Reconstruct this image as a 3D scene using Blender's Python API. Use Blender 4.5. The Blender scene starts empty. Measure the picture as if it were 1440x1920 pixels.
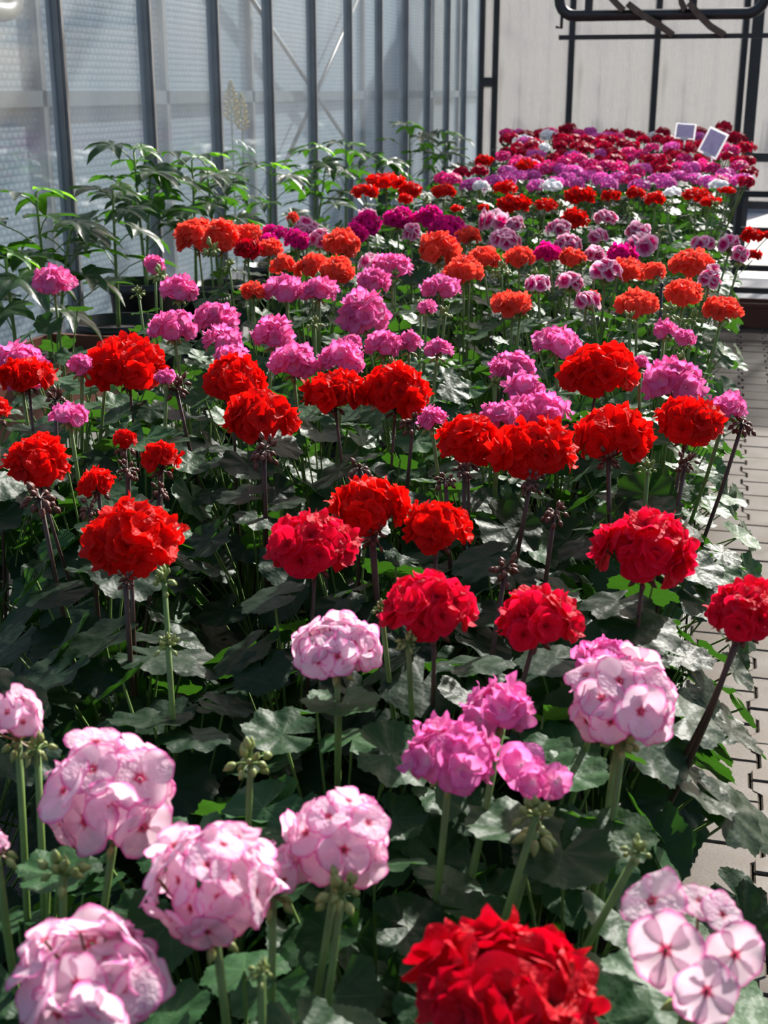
import bpy, math, random
from mathutils import Vector, Matrix
random.seed(11)
PI = math.pi
sc = bpy.context.scene
COL = sc.collection

# ------------------------------------------------------------------ camera, sky, sun, exposure
CAM_H = 1.6
PITCH = math.atan(790 / 2400)
YAW = math.radians(14.4)
cam = bpy.data.objects.new('camera', bpy.data.cameras.new('camera'))
COL.objects.link(cam)
cam.location = (0, 0, CAM_H)
cam.rotation_euler = (PI / 2 - PITCH, 0, YAW)
cam.data.sensor_fit = 'VERTICAL'
cam.data.sensor_height = 24.0
cam.data.sensor_width = 18.0
cam.data.lens = 30.0
cam.data.clip_start = 0.02
cam.data.clip_end = 200
cam.data.dof.use_dof = True
cam.data.dof.focus_distance = 1.9
cam.data.dof.aperture_fstop = 8.0
sc.camera = cam

SUN_ELEV, SUN_AZ = math.radians(34), math.radians(16)      # azimuth measured from +Y towards +X
world = bpy.data.worlds.new('sky')
sc.world = world
world.use_nodes = True
wn = world.node_tree
wn.nodes.clear()
w_out = wn.nodes.new('ShaderNodeOutputWorld')
w_bg = wn.nodes.new('ShaderNodeBackground')
w_sky = wn.nodes.new('ShaderNodeTexSky')
w_sky.sky_type = 'NISHITA'
w_sky.sun_disc = False
w_sky.sun_elevation = SUN_ELEV
w_sky.sun_rotation = SUN_AZ
w_sky.dust_density = 3.0
w_bg.inputs['Strength'].default_value = 0.125
wn.links.new(w_sky.outputs[0], w_bg.inputs['Color'])
wn.links.new(w_bg.outputs[0], w_out.inputs['Surface'])
sun = bpy.data.objects.new('sun_offscreen', bpy.data.lights.new('sun_offscreen', 'SUN'))
COL.objects.link(sun)
sun.data.energy = 6.0
sun.data.angle = math.radians(0.8)
sun.data.color = (1.0, 0.965, 0.91)
sun_dir = Vector((math.sin(SUN_AZ) * math.cos(SUN_ELEV), math.cos(SUN_AZ) * math.cos(SUN_ELEV), math.sin(SUN_ELEV)))
sun.rotation_euler = sun_dir.to_track_quat('Z', 'Y').to_euler()
sun.location = (0, 0, 6)
sc.view_settings.view_transform = 'Standard'
sc.view_settings.look = 'None'
sc.view_settings.gamma = 1.0
sc.view_settings.use_curve_mapping = False
sc.view_settings.exposure = 0.55

# ------------------------------------------------------------------ helpers
BENCH_Z, BENCH_L, BENCH_R = 0.62, -2.24, 0.0
WALL_X, BACK_Y, BAY, BAY0 = -2.3, 12.7, 0.7475, 1.893 * 2.3

_fw = Vector((-math.sin(YAW) * math.cos(PITCH), math.cos(YAW) * math.cos(PITCH), -math.sin(PITCH)))
_rt = Vector((math.cos(YAW), math.sin(YAW), 0))
_up = _rt.cross(_fw)
def ray(x, y): return _fw + _rt * ((x - 720) / 2400) - _up * ((y - 960) / 2400)
def at_z(x, y, z):
    d = ray(x, y); t = (z - CAM_H) / d.z
    return Vector((0, 0, CAM_H)) + d * t, t
def at_x(x, y, X):
    d = ray(x, y); t = X / d.x
    return Vector((0, 0, CAM_H)) + d * t, t
def at_y(x, y, Y):
    d = ray(x, y); t = Y / d.y
    return Vector((0, 0, CAM_H)) + d * t, t
def interp(x, xs, ys):
    if x <= xs[0]: return ys[0]
    for i in range(1, len(xs)):
        if x <= xs[i]:
            k = (x - xs[i - 1]) / (xs[i] - xs[i - 1]); return ys[i - 1] + k * (ys[i] - ys[i - 1])
    return ys[-1]

class MB:
    """collects verts/faces (+ a point colour attribute) for one mesh"""
    def __init__(s): s.v, s.f, s.c, s.m = [], [], [], []
    def add(s, vs, fs, col=None, mi=0):
        b = len(s.v); s.v += [tuple(p) for p in vs]
        s.f += [tuple(i + b for i in f) for f in fs]; s.m += [mi] * len(fs)
        s.c += col if col else [(0, 0, 0, 1)] * len(vs)
    def box(s, lo, hi, mi=0):
        (a, b, c), (d, e, f) = lo, hi
        s.add([(a, b, c), (d, b, c), (d, e, c), (a, e, c), (a, b, f), (d, b, f), (d, e, f), (a, e, f)],
              [(3, 2, 1, 0), (4, 5, 6, 7), (0, 1, 5, 4), (1, 2, 6, 5), (2, 3, 7, 6), (3, 0, 4, 7)], None, mi)
    def tube(s, pts, rad, sides=6, cap=True, mi=0, closed=False):
        pts = [Vector(p) for p in pts]; n = len(pts)
        if not isinstance(rad, (list, tuple)): rad = [rad] * n
        vs, fs = [], []
        ref = None
        for i, p in enumerate(pts):
            if closed: t = pts[(i + 1) % n] - pts[i - 1]
            else: t = pts[min(i + 1, n - 1)] - pts[max(i - 1, 0)]
            if t.length < 1e-9: t = Vector((0, 0, 1))
            t.normalize()
            if ref is None: ref = t.orthogonal().normalized()
            ref = (ref - t * ref.dot(t))
            ref = ref.normalized() if ref.length > 1e-6 else t.orthogonal().normalized()
            bi = t.cross(ref)
            for k in range(sides):
                a = 2 * PI * k / sides
                vs.append(p + (ref * math.cos(a) + bi * math.sin(a)) * rad[i])
        for i in range(n if closed else n - 1):
            j = (i + 1) % n
            for k in range(sides):
                k2 = (k + 1) % sides
                fs.append((i * sides + k, i * sides + k2, j * sides + k2, j * sides + k))
        if cap and not closed:
            fs.append(tuple(range(sides))[::-1]); fs.append(tuple((n - 1) * sides + k for k in range(sides)))
        s.add(vs, fs, None, mi)
    def lathe(s, prof, seg=24, mi=0, o=(0, 0, 0)):
        vs, fs = [], []
        for r, z in prof:
            for k in range(seg):
                a = 2 * PI * k / seg; vs.append((o[0] + r * math.cos(a), o[1] + r * math.sin(a), o[2] + z))
        for i in range(len(prof) - 1):
            for k in range(seg):
                k2 = (k + 1) % seg
                fs.append((i * seg + k, i * seg + k2, (i + 1) * seg + k2, (i + 1) * seg + k))
        s.add(vs, fs, None, mi)
    def ball(s, c, d, L, R, seg=6, mi=0):
        """pointed bud along direction d"""
        d = Vector(d).normalized(); c = Vector(c)
        ts = [0, .12, .4, .72, 1.0]; rs = [.25, .72, 1.0, .62, .05]
        s.tube([c + d * (L * t) for t in ts], [R * r for r in rs], seg, True, mi)
    def mesh(s, name, mats, smooth=True):
        me = bpy.data.meshes.new(name)
        me.from_pydata(s.v, [], s.f)
        at = me.color_attributes.new('pc', 'FLOAT_COLOR', 'POINT')
        flat = [x for c in s.c for x in c]
        at.data.foreach_set('color', flat)
        for m in (mats if isinstance(mats, (list, tuple)) else [mats]): me.materials.append(m)
        if any(s.m): me.polygons.foreach_set('material_index', s.m)
        if smooth: me.polygons.foreach_set('use_smooth', [True] * len(me.polygons))
        me.update()
        return me

def obj(name, data, parent=None, loc=(0, 0, 0), M=None):
    o = bpy.data.objects.new(name, data)
    COL.objects.link(o)
    if parent is not None: o.parent = parent
    if M is not None: o.matrix_basis = M
    else: o.location = loc
    return o
def tag(o, label, cat, group=None, kind=None):
    o['label'] = label; o['category'] = cat
    if group: o['group'] = group
    if kind: o['kind'] = kind
    return o
def frame(nrm, xdir, loc, s):
    n = Vector(nrm).normalized(); x = Vector(xdir); x = x - n * x.dot(n)
    if x.length < 1e-6: x = n.orthogonal()
    x.normalize(); y = n.cross(x)
    return Matrix(((x.x * s, y.x * s, n.x * s, loc[0]), (x.y * s, y.y * s, n.y * s, loc[1]), (x.z * s, y.z * s, n.z * s, loc[2]), (0, 0, 0, 1)))

# ------------------------------------------------------------------ materials
def mat(name):
    m = bpy.data.materials.new(name); m.use_nodes = True; m.node_tree.nodes.clear()
    nt = m.node_tree
    def N(t, **k):
        n = nt.nodes.new(t)
        for a, b in k.items():
            if a.startswith('i_'): n.inputs[a[2:].replace('_', ' ')].default_value = b
            else: setattr(n, a, b)
        return n
    L = nt.links.new
    out = N('ShaderNodeOutputMaterial')
    return m, N, L, out
def rgb(r, g, b):
    f = lambda c: (c / 255 / 12.92) if c / 255 <= .04045 else ((c / 255 + .055) / 1.055) ** 2.4
    return (f(r), f(g), f(b), 1)

def ramp(N, pts):
    r = N('ShaderNodeValToRGB'); e = r.color_ramp.elements
    e[0].position, e[0].color = pts[0]; e[1].position, e[1].color = pts[-1]
    for p, c in pts[1:-1]:
        x = e.new(p); x.color = c
    return r

def petal_mat(name, eye, mid, edge, e0=.12, e1=.4, g0=.72, trans=.45):
    m, N, L, out = mat(name)
    a = N('ShaderNodeAttribute', attribute_name='pc'); sep = N('ShaderNodeSeparateColor'); L(a.outputs['Color'], sep.inputs[0])
    r1 = ramp(N, [(0, eye), (e0, eye), (e1, mid), (1, mid)]); L(sep.outputs[0], r1.inputs[0])
    r2 = ramp(N, [(g0, (0, 0, 0, 1)), (1, (1, 1, 1, 1))]); L(sep.outputs[1], r2.inputs[0])
    mx = N('ShaderNodeMixRGB'); L(r2.outputs[0], mx.inputs[0]); L(r1.outputs[0], mx.inputs[1]); mx.inputs[2].default_value = edge
    oi = N('ShaderNodeObjectInfo')
    hs = N('ShaderNodeHueSaturation'); mr = N('ShaderNodeMapRange'); mr.inputs[3].default_value = .82; mr.inputs[4].default_value = 1.12
    L(oi.outputs['Random'], mr.inputs[0]); L(mr.outputs[0], hs.inputs['Value']); L(mx.outputs[0], hs.inputs['Color'])
    nz = N('ShaderNodeTexNoise'); nz.inputs['Scale'].default_value = 5.0
    tc = N('ShaderNodeTexCoord'); L(tc.outputs['Object'], nz.inputs['Vector'])
    bp = N('ShaderNodeBump'); bp.inputs['Strength'].default_value = .25; bp.inputs['Distance'].default_value = .05; L(nz.outputs[0], bp.inputs['Height'])
    p = N('ShaderNodeBsdfPrincipled'); p.inputs['Roughness'].default_value = .55; p.inputs['Specular IOR Level'].default_value = .2
    t = N('ShaderNodeBsdfTranslucent'); mixs = N('ShaderNodeMixShader'); mixs.inputs[0].default_value = trans
    L(hs.outputs[0], p.inputs['Base Color']); L(hs.outputs[0], t.inputs['Color']); L(bp.outputs[0], p.inputs['Normal'])
    L(p.outputs[0], mixs.inputs[1]); L(t.outputs[0], mixs.inputs[2]); L(mixs.outputs[0], out.inputs[0])
    return m

def leaf_mat(name, base, vein, trans_col, rough=.42, trans=.3, spec=.5):
    m, N, L, out = mat(name)
    a = N('ShaderNodeAttribute', attribute_name='pc'); sep = N('ShaderNodeSeparateColor'); L(a.outputs['Color'], sep.inputs[0])
    oi = N('ShaderNodeObjectInfo')
    r2 = ramp(N, [(.86, (0, 0, 0, 1)), (1, (1, 1, 1, 1))]); L(sep.outputs[1], r2.inputs[0])
    mx = N('ShaderNodeMixRGB'); L(r2.outputs[0], mx.inputs[0]); mx.inputs[1].default_value = base; mx.inputs[2].default_value = vein
    hs = N('ShaderNodeHueSaturation')
    mr = N('ShaderNodeMapRange'); mr.inputs[3].default_value = .65; mr.inputs[4].default_value = 1.5; L(oi.outputs['Random'], mr.inputs[0])
    L(mr.outputs[0], hs.inputs['Value']); L(mx.outputs[0], hs.inputs['Color'])
    nz = N('ShaderNodeTexNoise'); nz.inputs['Scale'].default_value = 3.0; nz.inputs['Detail'].default_value = 2
    tc = N('ShaderNodeTexCoord'); L(tc.outputs['Object'], nz.inputs['Vector'])
    bp = N('ShaderNodeBump'); bp.inputs['Strength'].default_value = .10; bp.inputs['Distance'].default_value = .05; L(nz.outputs[0], bp.inputs['Height'])
    p = N('ShaderNodeBsdfPrincipled'); p.inputs['Roughness'].default_value = rough; p.inputs['Specular IOR Level'].default_value = spec
    t = N('ShaderNodeBsdfTranslucent'); t.inputs['Color'].default_value = trans_col
    mixs = N('ShaderNodeMixShader'); mixs.inputs[0].default_value = trans
    L(hs.outputs[0], p.inputs['Base Color']); L(bp.outputs[0], p.inputs['Normal'])
    L(p.outputs[0], mixs.inputs[1]); L(t.outputs[0], mixs.inputs[2]); L(mixs.outputs[0], out.inputs[0])
    return m

def plain(name, col, rough=.6, metal=0, noise=0, nscale=8, bump=0, spec=.5, col2=None):
    m, N, L, out = mat(name)
    p = N('ShaderNodeBsdfPrincipled'); p.inputs['Roughness'].default_value = rough; p.inputs['Metallic'].default_value = metal
    p.inputs['Specular IOR Level'].default_value = spec
    nz = N('ShaderNodeTexNoise'); nz.inputs['Scale'].default_value = nscale; nz.inputs['Detail'].default_value = 5
    tc = N('ShaderNodeTexCoord'); L(tc.outputs['Object'], nz.inputs['Vector'])
    c2 = col2 or tuple(c * (1 - noise) for c in col[:3]) + (1,)
    r = ramp(N, [(.3, c2), (.7, col)]); L(nz.outputs[0], r.inputs[0]); L(r.outputs[0], p.inputs['Base Color'])
    if bump:
        b = N('ShaderNodeBump'); b.inputs['Strength'].default_value = bump; b.inputs['Distance'].default_value = .01
        L(nz.outputs[0], b.inputs['Height']); L(b.outputs[0], p.inputs['Normal'])
    L(p.outputs[0], out.inputs[0])
    return m

def glass_mat(name, tint, haze_col, haze_lo, haze_hi, scale, gloss=.12, rough=.1, trans_w=.7):
    """dusty greenhouse glazing: clear transmission mixed with a diffusing film in streaks, plus a surface reflection"""
    m, N, L, out = mat(name)
    tr = N('ShaderNodeBsdfTransparent'); tr.inputs[0].default_value = tint
    df = N('ShaderNodeBsdfDiffuse'); df.inputs[0].default_value = haze_col
    tl = N('ShaderNodeBsdfTranslucent'); tl.inputs[0].default_value = haze_col
    hz = N('ShaderNodeMixShader'); hz.inputs[0].default_value = trans_w; L(df.outputs[0], hz.inputs[1]); L(tl.outputs[0], hz.inputs[2])
    tc = N('ShaderNodeTexCoord'); mp = N('ShaderNodeMapping'); mp.inputs['Scale'].default_value = scale
    L(tc.outputs['Object'], mp.inputs[0])
    nz = N('ShaderNodeTexNoise'); nz.inputs['Scale'].default_value = 1.0; nz.inputs['Detail'].default_value = 6; nz.inputs['Roughness'].default_value = .65
    L(mp.outputs[0], nz.inputs['Vector'])
    nz2 = N('ShaderNodeTexNoise'); nz2.inputs['Scale'].default_value = 1.3; nz2.inputs['Detail'].default_value = 4; L(tc.outputs['Object'], nz2.inputs['Vector'])
    ad = N('ShaderNodeMath', operation='ADD'); L(nz.outputs[0], ad.inputs[0]); L(nz2.outputs[0], ad.inputs[1])
    mr = N('ShaderNodeMapRange'); mr.inputs[1].default_value = .7; mr.inputs[2].default_value = 1.3; mr.inputs[3].default_value = haze_lo; mr.inputs[4].default_value = haze_hi
    L(ad.outputs[0], mr.inputs[0])
    m1 = N('ShaderNodeMixShader'); L(mr.outputs[0], m1.inputs[0]); L(tr.outputs[0], m1.inputs[1]); L(hz.outputs[0], m1.inputs[2])
    gl = N('ShaderNodeBsdfGlossy'); gl.inputs['Roughness'].default_value = rough
    m2 = N('ShaderNodeMixShader'); m2.inputs[0].default_value = gloss; L(m1.outputs[0], m2.inputs[1]); L(gl.outputs[0], m2.inputs[2])
    L(m2.outputs[0], out.inputs[0])
    return m

PM = {
 'P': petal_mat('petal_pale_pink', rgb(215, 60, 110), rgb(254, 226, 238), rgb(238, 104, 186), .05, .16, .82, .6),
 'N': petal_mat('petal_orchid_pink', rgb(252, 215, 235), rgb(249, 150, 206), rgb(238, 108, 188), .1, .4, .75, .55),
 'K': petal_mat('petal_bright_pink', rgb(250, 190, 225), rgb(250, 136, 194), rgb(240, 96, 176), .08, .3, .72, .55),
 'R': petal_mat('petal_scarlet', rgb(205, 6, 5), rgb(238, 14, 9), rgb(240, 30, 20), .05, .3, .8, .5),
 'C': petal_mat('petal_cherry_red', rgb(190, 0, 30), rgb(236, 10, 52), rgb(242, 30, 76), .05, .3, .8, .5),
 'D': petal_mat('petal_deep_crimson', rgb(120, 0, 10), rgb(200, 4, 28), rgb(222, 8, 45), .05, .3, .8, .35),
 'O': petal_mat('petal_coral_orange', rgb(245, 90, 40), rgb(252, 80, 60), rgb(253, 100, 82), .05, .3, .8, .5),
 'M': petal_mat('petal_magenta', rgb(170, 0, 80), rgb(230, 12, 138), rgb(240, 40, 160), .05, .3, .8, .5),
 'W': petal_mat('petal_white_magenta', rgb(215, 20, 120), rgb(215, 20, 120), rgb(250, 215, 235), .05, .3, .36, .5),
 'S': petal_mat('petal_bright_red', rgb(190, 5, 5), rgb(228, 14, 8), rgb(236, 30, 15), .05, .3, .8, .42),
 'V': petal_mat('petal_violet_pink', rgb(250, 200, 240), rgb(236, 82, 182), rgb(226, 130, 214), .1, .3, .7, .4),
 'B': petal_mat('petal_wine_red', rgb(110, 0, 20), rgb(190, 8, 50), rgb(205, 20, 75), .1, .3, .75, .4),
 'U': petal_mat('petal_rose_magenta', rgb(250, 170, 215), rgb(232, 30, 130), rgb(240, 70, 160), .1, .3, .7, .45),
 'H': petal_mat('petal_white', rgb(235, 240, 225), rgb(245, 245, 248), rgb(248, 248, 250), .1, .3, .75, .4),
}
M_LEAF = leaf_mat('geranium_leaf_dark', (.011, .028, .013, 1), (.026, .055, .025, 1), (.07, .24, .015, 1), .48, .20, .17)
M_LEAFN = leaf_mat('geranium_leaf_fresh', (.021, .064, .021, 1), (.11, .19, .075, 1), (.09, .28, .02, 1), .50, .22, .24)
M_WLEAF = leaf_mat('shrub_leaf', (.014, .036, .013, 1), (.04, .09, .03, 1), (.09, .30, .012, 1), .40, .32, .5)
M_WYOUNG = leaf_mat('shrub_young_leaf', (.06, .20, .02, 1), (.12, .30, .05, 1), (.28, .65, .03, 1), .42, .5, .4)
M_STEMG = plain('stem_green', (.16, .27, .06, 1), .5, noise=.4, nscale=30)
M_STEMD = plain('stem_reddish_brown', (.075, .035, .022, 1), .5, noise=.4, nscale=30)
M_PED = plain('pedicel_green_red', (.25, .16, .06, 1), .5, noise=.5, nscale=20)
M_BUDG = plain('bud_green', (.28, .34, .09, 1), .5, noise=.35, nscale=40)
M_BUDR = plain('bud_brown_red', (.16, .045, .025, 1), .5, noise=.5, nscale=40)
M_POT = plain('black_plastic', (.012, .012, .013, 1), .38, noise=.3)
M_SOIL = plain('dark_peat', (.018, .012, .008, 1), .95, noise=.6, nscale=60, bump=.8)
M_TERRA = plain('brown_plastic_trough', (.16, .045, .022, 1), .5, noise=.25, nscale=6)
M_STEEL = plain('galvanised_steel', (.34, .34, .34, 1), .45, metal=.35, noise=.35, nscale=5)
M_DSTEEL = plain('dark_painted_steel', (.035, .035, .036, 1), .45, noise=.4, nscale=9)
M_WHITE = plain('white_board', (.82, .82, .84, 1), .5, noise=.05)
M_STRIP = plain('weathered_brown_strip', (.17, .12, .085, 1), .7, noise=.5, nscale=20)

# ------------------------------------------------------------------ the setting: floor
def paver_mat():
    m, N, L, out = mat('concrete_paver')
    tc = N('ShaderNodeTexCoord'); oi = N('ShaderNodeObjectInfo')
    n1 = N('ShaderNodeTexNoise'); n1.inputs['Scale'].default_value = 160; n1.inputs['Detail'].default_value = 3
    L(tc.outputs['Object'], n1.inputs['Vector'])
    n2 = N('ShaderNodeTexNoise'); n2.inputs['Scale'].default_value = 9; n2.inputs['Detail'].default_value = 4
    g = N('ShaderNodeNewGeometry'); L(g.outputs['Position'], n2.inputs['Vector'])
    r = ramp(N, [(.34, (.036, .028, .020, 1)), (.5, (.078, .062, .046, 1)), (.70, (.135, .110, .084, 1))])
    mixn = N('ShaderNodeMixRGB'); mixn.inputs[0].default_value = .5; L(n1.outputs[0], mixn.inputs[1]); L(n2.outputs[0], mixn.inputs[2]); L(mixn.outputs[0], r.inputs[0])
    hs = N('ShaderNodeHueSaturation'); mr = N('ShaderNodeMapRange'); mr.inputs[3].default_value = .85; mr.inputs[4].default_value = 1.12
    L(oi.outputs['Random'], mr.inputs[0]); L(mr.outputs[0], hs.inputs['Value']); L(r.outputs[0], hs.inputs['Color'])
    b = N('ShaderNodeBump'); b.inputs['Strength'].default_value = .25; b.inputs['Distance'].default_value = .002; L(n1.outputs[0], b.inputs['Height'])
    p = N('ShaderNodeBsdfPrincipled'); p.inputs['Specular IOR Level'].default_value = .08; p.inputs['Coat Weight'].default_value = .45; p.inputs['Coat Roughness'].default_value = .17; p.inputs['Coat IOR'].default_value = 1.5
    mrr = N('ShaderNodeMapRange'); mrr.inputs[1].default_value = .35; mrr.inputs[2].default_value = .65; mrr.inputs[3].default_value = .5; mrr.inputs[4].default_value = .7
    L(n2.outputs[0], mrr.inputs[0]); L(mrr.outputs[0], p.inputs['Roughness'])
    L(hs.outputs[0], p.inputs['Base Color']); L(b.outputs[0], p.inputs['Normal']); L(p.outputs[0], out.inputs[0])
    return m
M_PAVER = paver_mat()
M_SAND = plain('sandy_joint', (.05, .04, .03, 1), .9, noise=.5, nscale=40)
mb = MB(); mb.box((-6, -2, -.09), (4, 16, -.045))
floor = obj('floor', mb.mesh('floor', M_SAND, False)); tag(floor, 'paved greenhouse floor of interlocking concrete blocks', 'floor', kind='structure')
WC, PL = .165, .2
def paver_mesh():
    he, hm, e = WC / 2 + .011 - .0022, WC / 2 - .011 - .0022, PL / 2 - .0028
    half = [(he, -e), (he, -.052), (hm, -.034), (hm, .034), (he, .052), (he, e)]
    poly = half + [(-x, y) for x, y in reversed(half)]
    n = len(poly); c = .004
    def inset(p):
        return (p[0] - math.copysign(c, p[0]), p[1] - (math.copysign(c, p[1]) if abs(p[1]) > .09 else 0))
    b = MB()
    vs = [(x, y, -.06) for x, y in poly] + [(x, y, -c) for x, y in poly] + [inset(p) + (0,) for p in poly]
    fs = [tuple(range(2 * n, 3 * n))]
    for k in range(2):
        for i in range(n):
            j = (i + 1) % n; fs.append((k * n + i, k * n + j, (k + 1) * n + j, (k + 1) * n + i))
    b.add(vs, fs)
    return b.mesh('paver', M_PAVER, False)
pvm = paver_mesh()
for ci in range(-3, 3):
    for r in range(8, 58):
        y = r * PL + (PL / 2 if ci % 2 else 0)
        obj('paver', pvm, floor, (.19 + (ci + .5) * WC, y, random.uniform(-.002, .002)))

rest = MB(); pv = [tuple(v.co) for v in pvm.vertices]; pf = [tuple(p.vertices) for p in pvm.polygons]
for ci in range(-3, 12):
    for r in range(-4, 58):
        if ci < 3 and r >= 8: continue
        x, y, z = .19 + (ci + .5) * WC, r * PL + (PL / 2 if ci % 2 else 0), random.uniform(-.002, .002)
        if y < 9.6: rest.add([(p[0] + x, p[1] + y, p[2] + z) for p in pv], pf)
o = obj('paver_field', rest.mesh('paver_field', M_PAVER, False), floor); o['kind'] = 'stuff'

# ------------------------------------------------------------------ the setting: glazed wall beside the bench
M_GLASS = glass_mat('dusty_glass', (.93, .96, .97, 1), (.60, .66, .70, 1), .10, .40, (1, 5, .5), .08, .08, .5)
M_ENDGLASS = glass_mat('streaked_film_glass', (.9, .9, .9, 1), (.34, .337, .335, 1), .05, .95, (9, 1, .45), .04, .2, .85)
wl = obj('wall_left', None); tag(wl, 'glazed greenhouse side wall of tall panes between grey metal bars', 'wall', kind='structure')
wl.location = (WALL_X, 0, 0)
mbar = MB(); mbar.box((-.03, -.02, 0), (.012, .02, 4.2)); mbar.box((.012, -.008, 0), (.022, .008, 4.2))
bar_me = mbar.mesh('mullion', M_STEEL, False)
mp_ = MB(); mp_.box((-.004, -BAY / 2 + .02, .0), (.004, BAY / 2 - .02, 4.2))
pane_me = mp_.mesh('pane', M_GLASS, False)
i0, i1 = -4, 10
for i in range(i0, i1 + 1):
    obj('mullion', bar_me, wl, (0, BAY0 + i * BAY, 0))
    obj('pane', pane_me, wl, (-.01, BAY0 + (i + .5) * BAY, 0))
mbs = MB(); mbs.box((-.06, BAY0 + i0 * BAY, -.05), (.05, BACK_Y, .12))
obj('sill_rail', mbs.mesh('sill_rail', M_STEEL, False), wl)

# back wall, perpendicular, its bars where the panes meet
wb = obj('wall_back', None); tag(wb, 'end wall of streaky translucent panes between dark metal bars', 'wall', kind='structure')
wb.location = (0, BACK_Y, 0)
BX = [at_y(px, 150, BACK_Y)[0].x for px in (929, 1070, 1229, 1391)]
step = BX[2] - BX[1]
BX = BX + [BX[-1] + step * k for k in (1, 2, 3)]
mbar = MB(); mbar.box((-.026, -.03, 0), (.026, .04, 4.4)); bme = mbar.mesh('mullion', M_DSTEEL, False)
for i, x in enumerate(BX): obj('mullion', bme, wb, (x, 0, 0))
for i, (a, b) in enumerate(zip(BX[:-1], BX[1:])):
    mp_ = MB(); mp_.box((a - (a + b) / 2 + .02, -.004, 0 if i < 3 else .62), (b - (a + b) / 2 - .02, .004, 4.4))
    obj('pane', mp_.mesh('pane', M_ENDGLASS, False), wb, ((a + b) / 2, .0, 0))
dp = at_y(1412, 150, BACK_Y)[0].x
mbs = MB(); mbs.box((BX[0], -.03, -.05), (dp, .03, .75)); obj('plinth', mbs.mesh('plinth', plain('concrete_plinth', (.35, .34, .32, 1), .8, noise=.3), False), wb)
# corner: narrow white panel strip with dark edging and a crossbar
mbs = MB(); mbs.box((WALL_X - .02, -.04, 0), (WALL_X + .025, .02, 4.4)); obj('corner_post', mbs.mesh('corner_post', M_DSTEEL, False), wb)
cx0, cx1 = WALL_X + .025, BX[0] - .026
mbs = MB(); mbs.box((cx0, -.008, 0), (cx1, .008, 4.4)); obj('pane', mbs.mesh('pane', M_ENDGLASS, False), wb)
mbs = MB(); mbs.box((cx0, -.05, 1.64), (cx1 + .01, .02, 1.72)); obj('crossbar', mbs.mesh('crossbar', M_DSTEEL, False), wb)
# a thick dark door post on the right of the end wall
dp = at_y(1412, 150, BACK_Y)[0].x
mbs = MB(); mbs.box((dp - .05, -.12, 0), (dp + .05, -.03, 4.4)); obj('post', mbs.mesh('post', M_DSTEEL, False), wb)
mbs = MB(); mbs.box((dp + .05, -.10, .56), (BX[-1], -.03, .63)); obj('rail', mbs.mesh('rail', M_DSTEEL, False), wb)
mbs = MB(); mbs.box((dp + .05, -.10, .98), (BX[-1], -.03, 1.06)); obj('rail', mbs.mesh('rail', M_DSTEEL, False), wb)

# pale ground beyond the end of the path and outside the door bay
m_ = MB(); m_.box((.10, 9.75, -.05), (4, 12.6, .02)); pg = obj('path_end_slab', m_.mesh('path_end_slab', plain('pale_concrete', (.72, .71, .69, 1), .6, noise=.12), False)); tag(pg, 'sunlit whitish concrete slab where the paved path ends', 'slab', kind='structure')
m_ = MB(); m_.box((.10, 9.70, -.05), (4, 9.75, .025)); obj('edging_strip', m_.mesh('edging_strip', M_DSTEEL, False), pg)
m_ = MB(); m_.box((-12, 12.8, -.12), (14, 40, -.02)); go = obj('ground_outside', m_.mesh('ground_outside', plain('pale_gravel', (.6, .59, .56, 1), .8, noise=.2), False)); tag(go, 'pale sunlit ground outside behind the end wall', 'ground', kind='structure')
hb = obj('outbuilding', None, None, (-.6, 19, 0)); tag(hb, 'grey shed with a low roof seen dimly behind the end wall', 'building')
m_ = MB(); m_.box((-2.9, 0, -.05), (1.3, 3, 3.4)); obj('wall', m_.mesh('wall', plain('grey_render', (.25, .26, .30, 1), .8, noise=.3, nscale=1), False), hb)
m_ = MB(); m_.add([(-3.1, -.3, 3.35), (1.5, -.3, 3.35), (1.5, 3.3, 3.35), (-3.1, 3.3, 3.35), (-3.1, 1.5, 4.1), (1.5, 1.5, 4.1)], [(3, 2, 1, 0), (0, 1, 5, 4), (2, 3, 4, 5), (1, 2, 5), (3, 0, 4)]); obj('roof', m_.mesh('roof', M_DSTEEL, False), hb)

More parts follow.
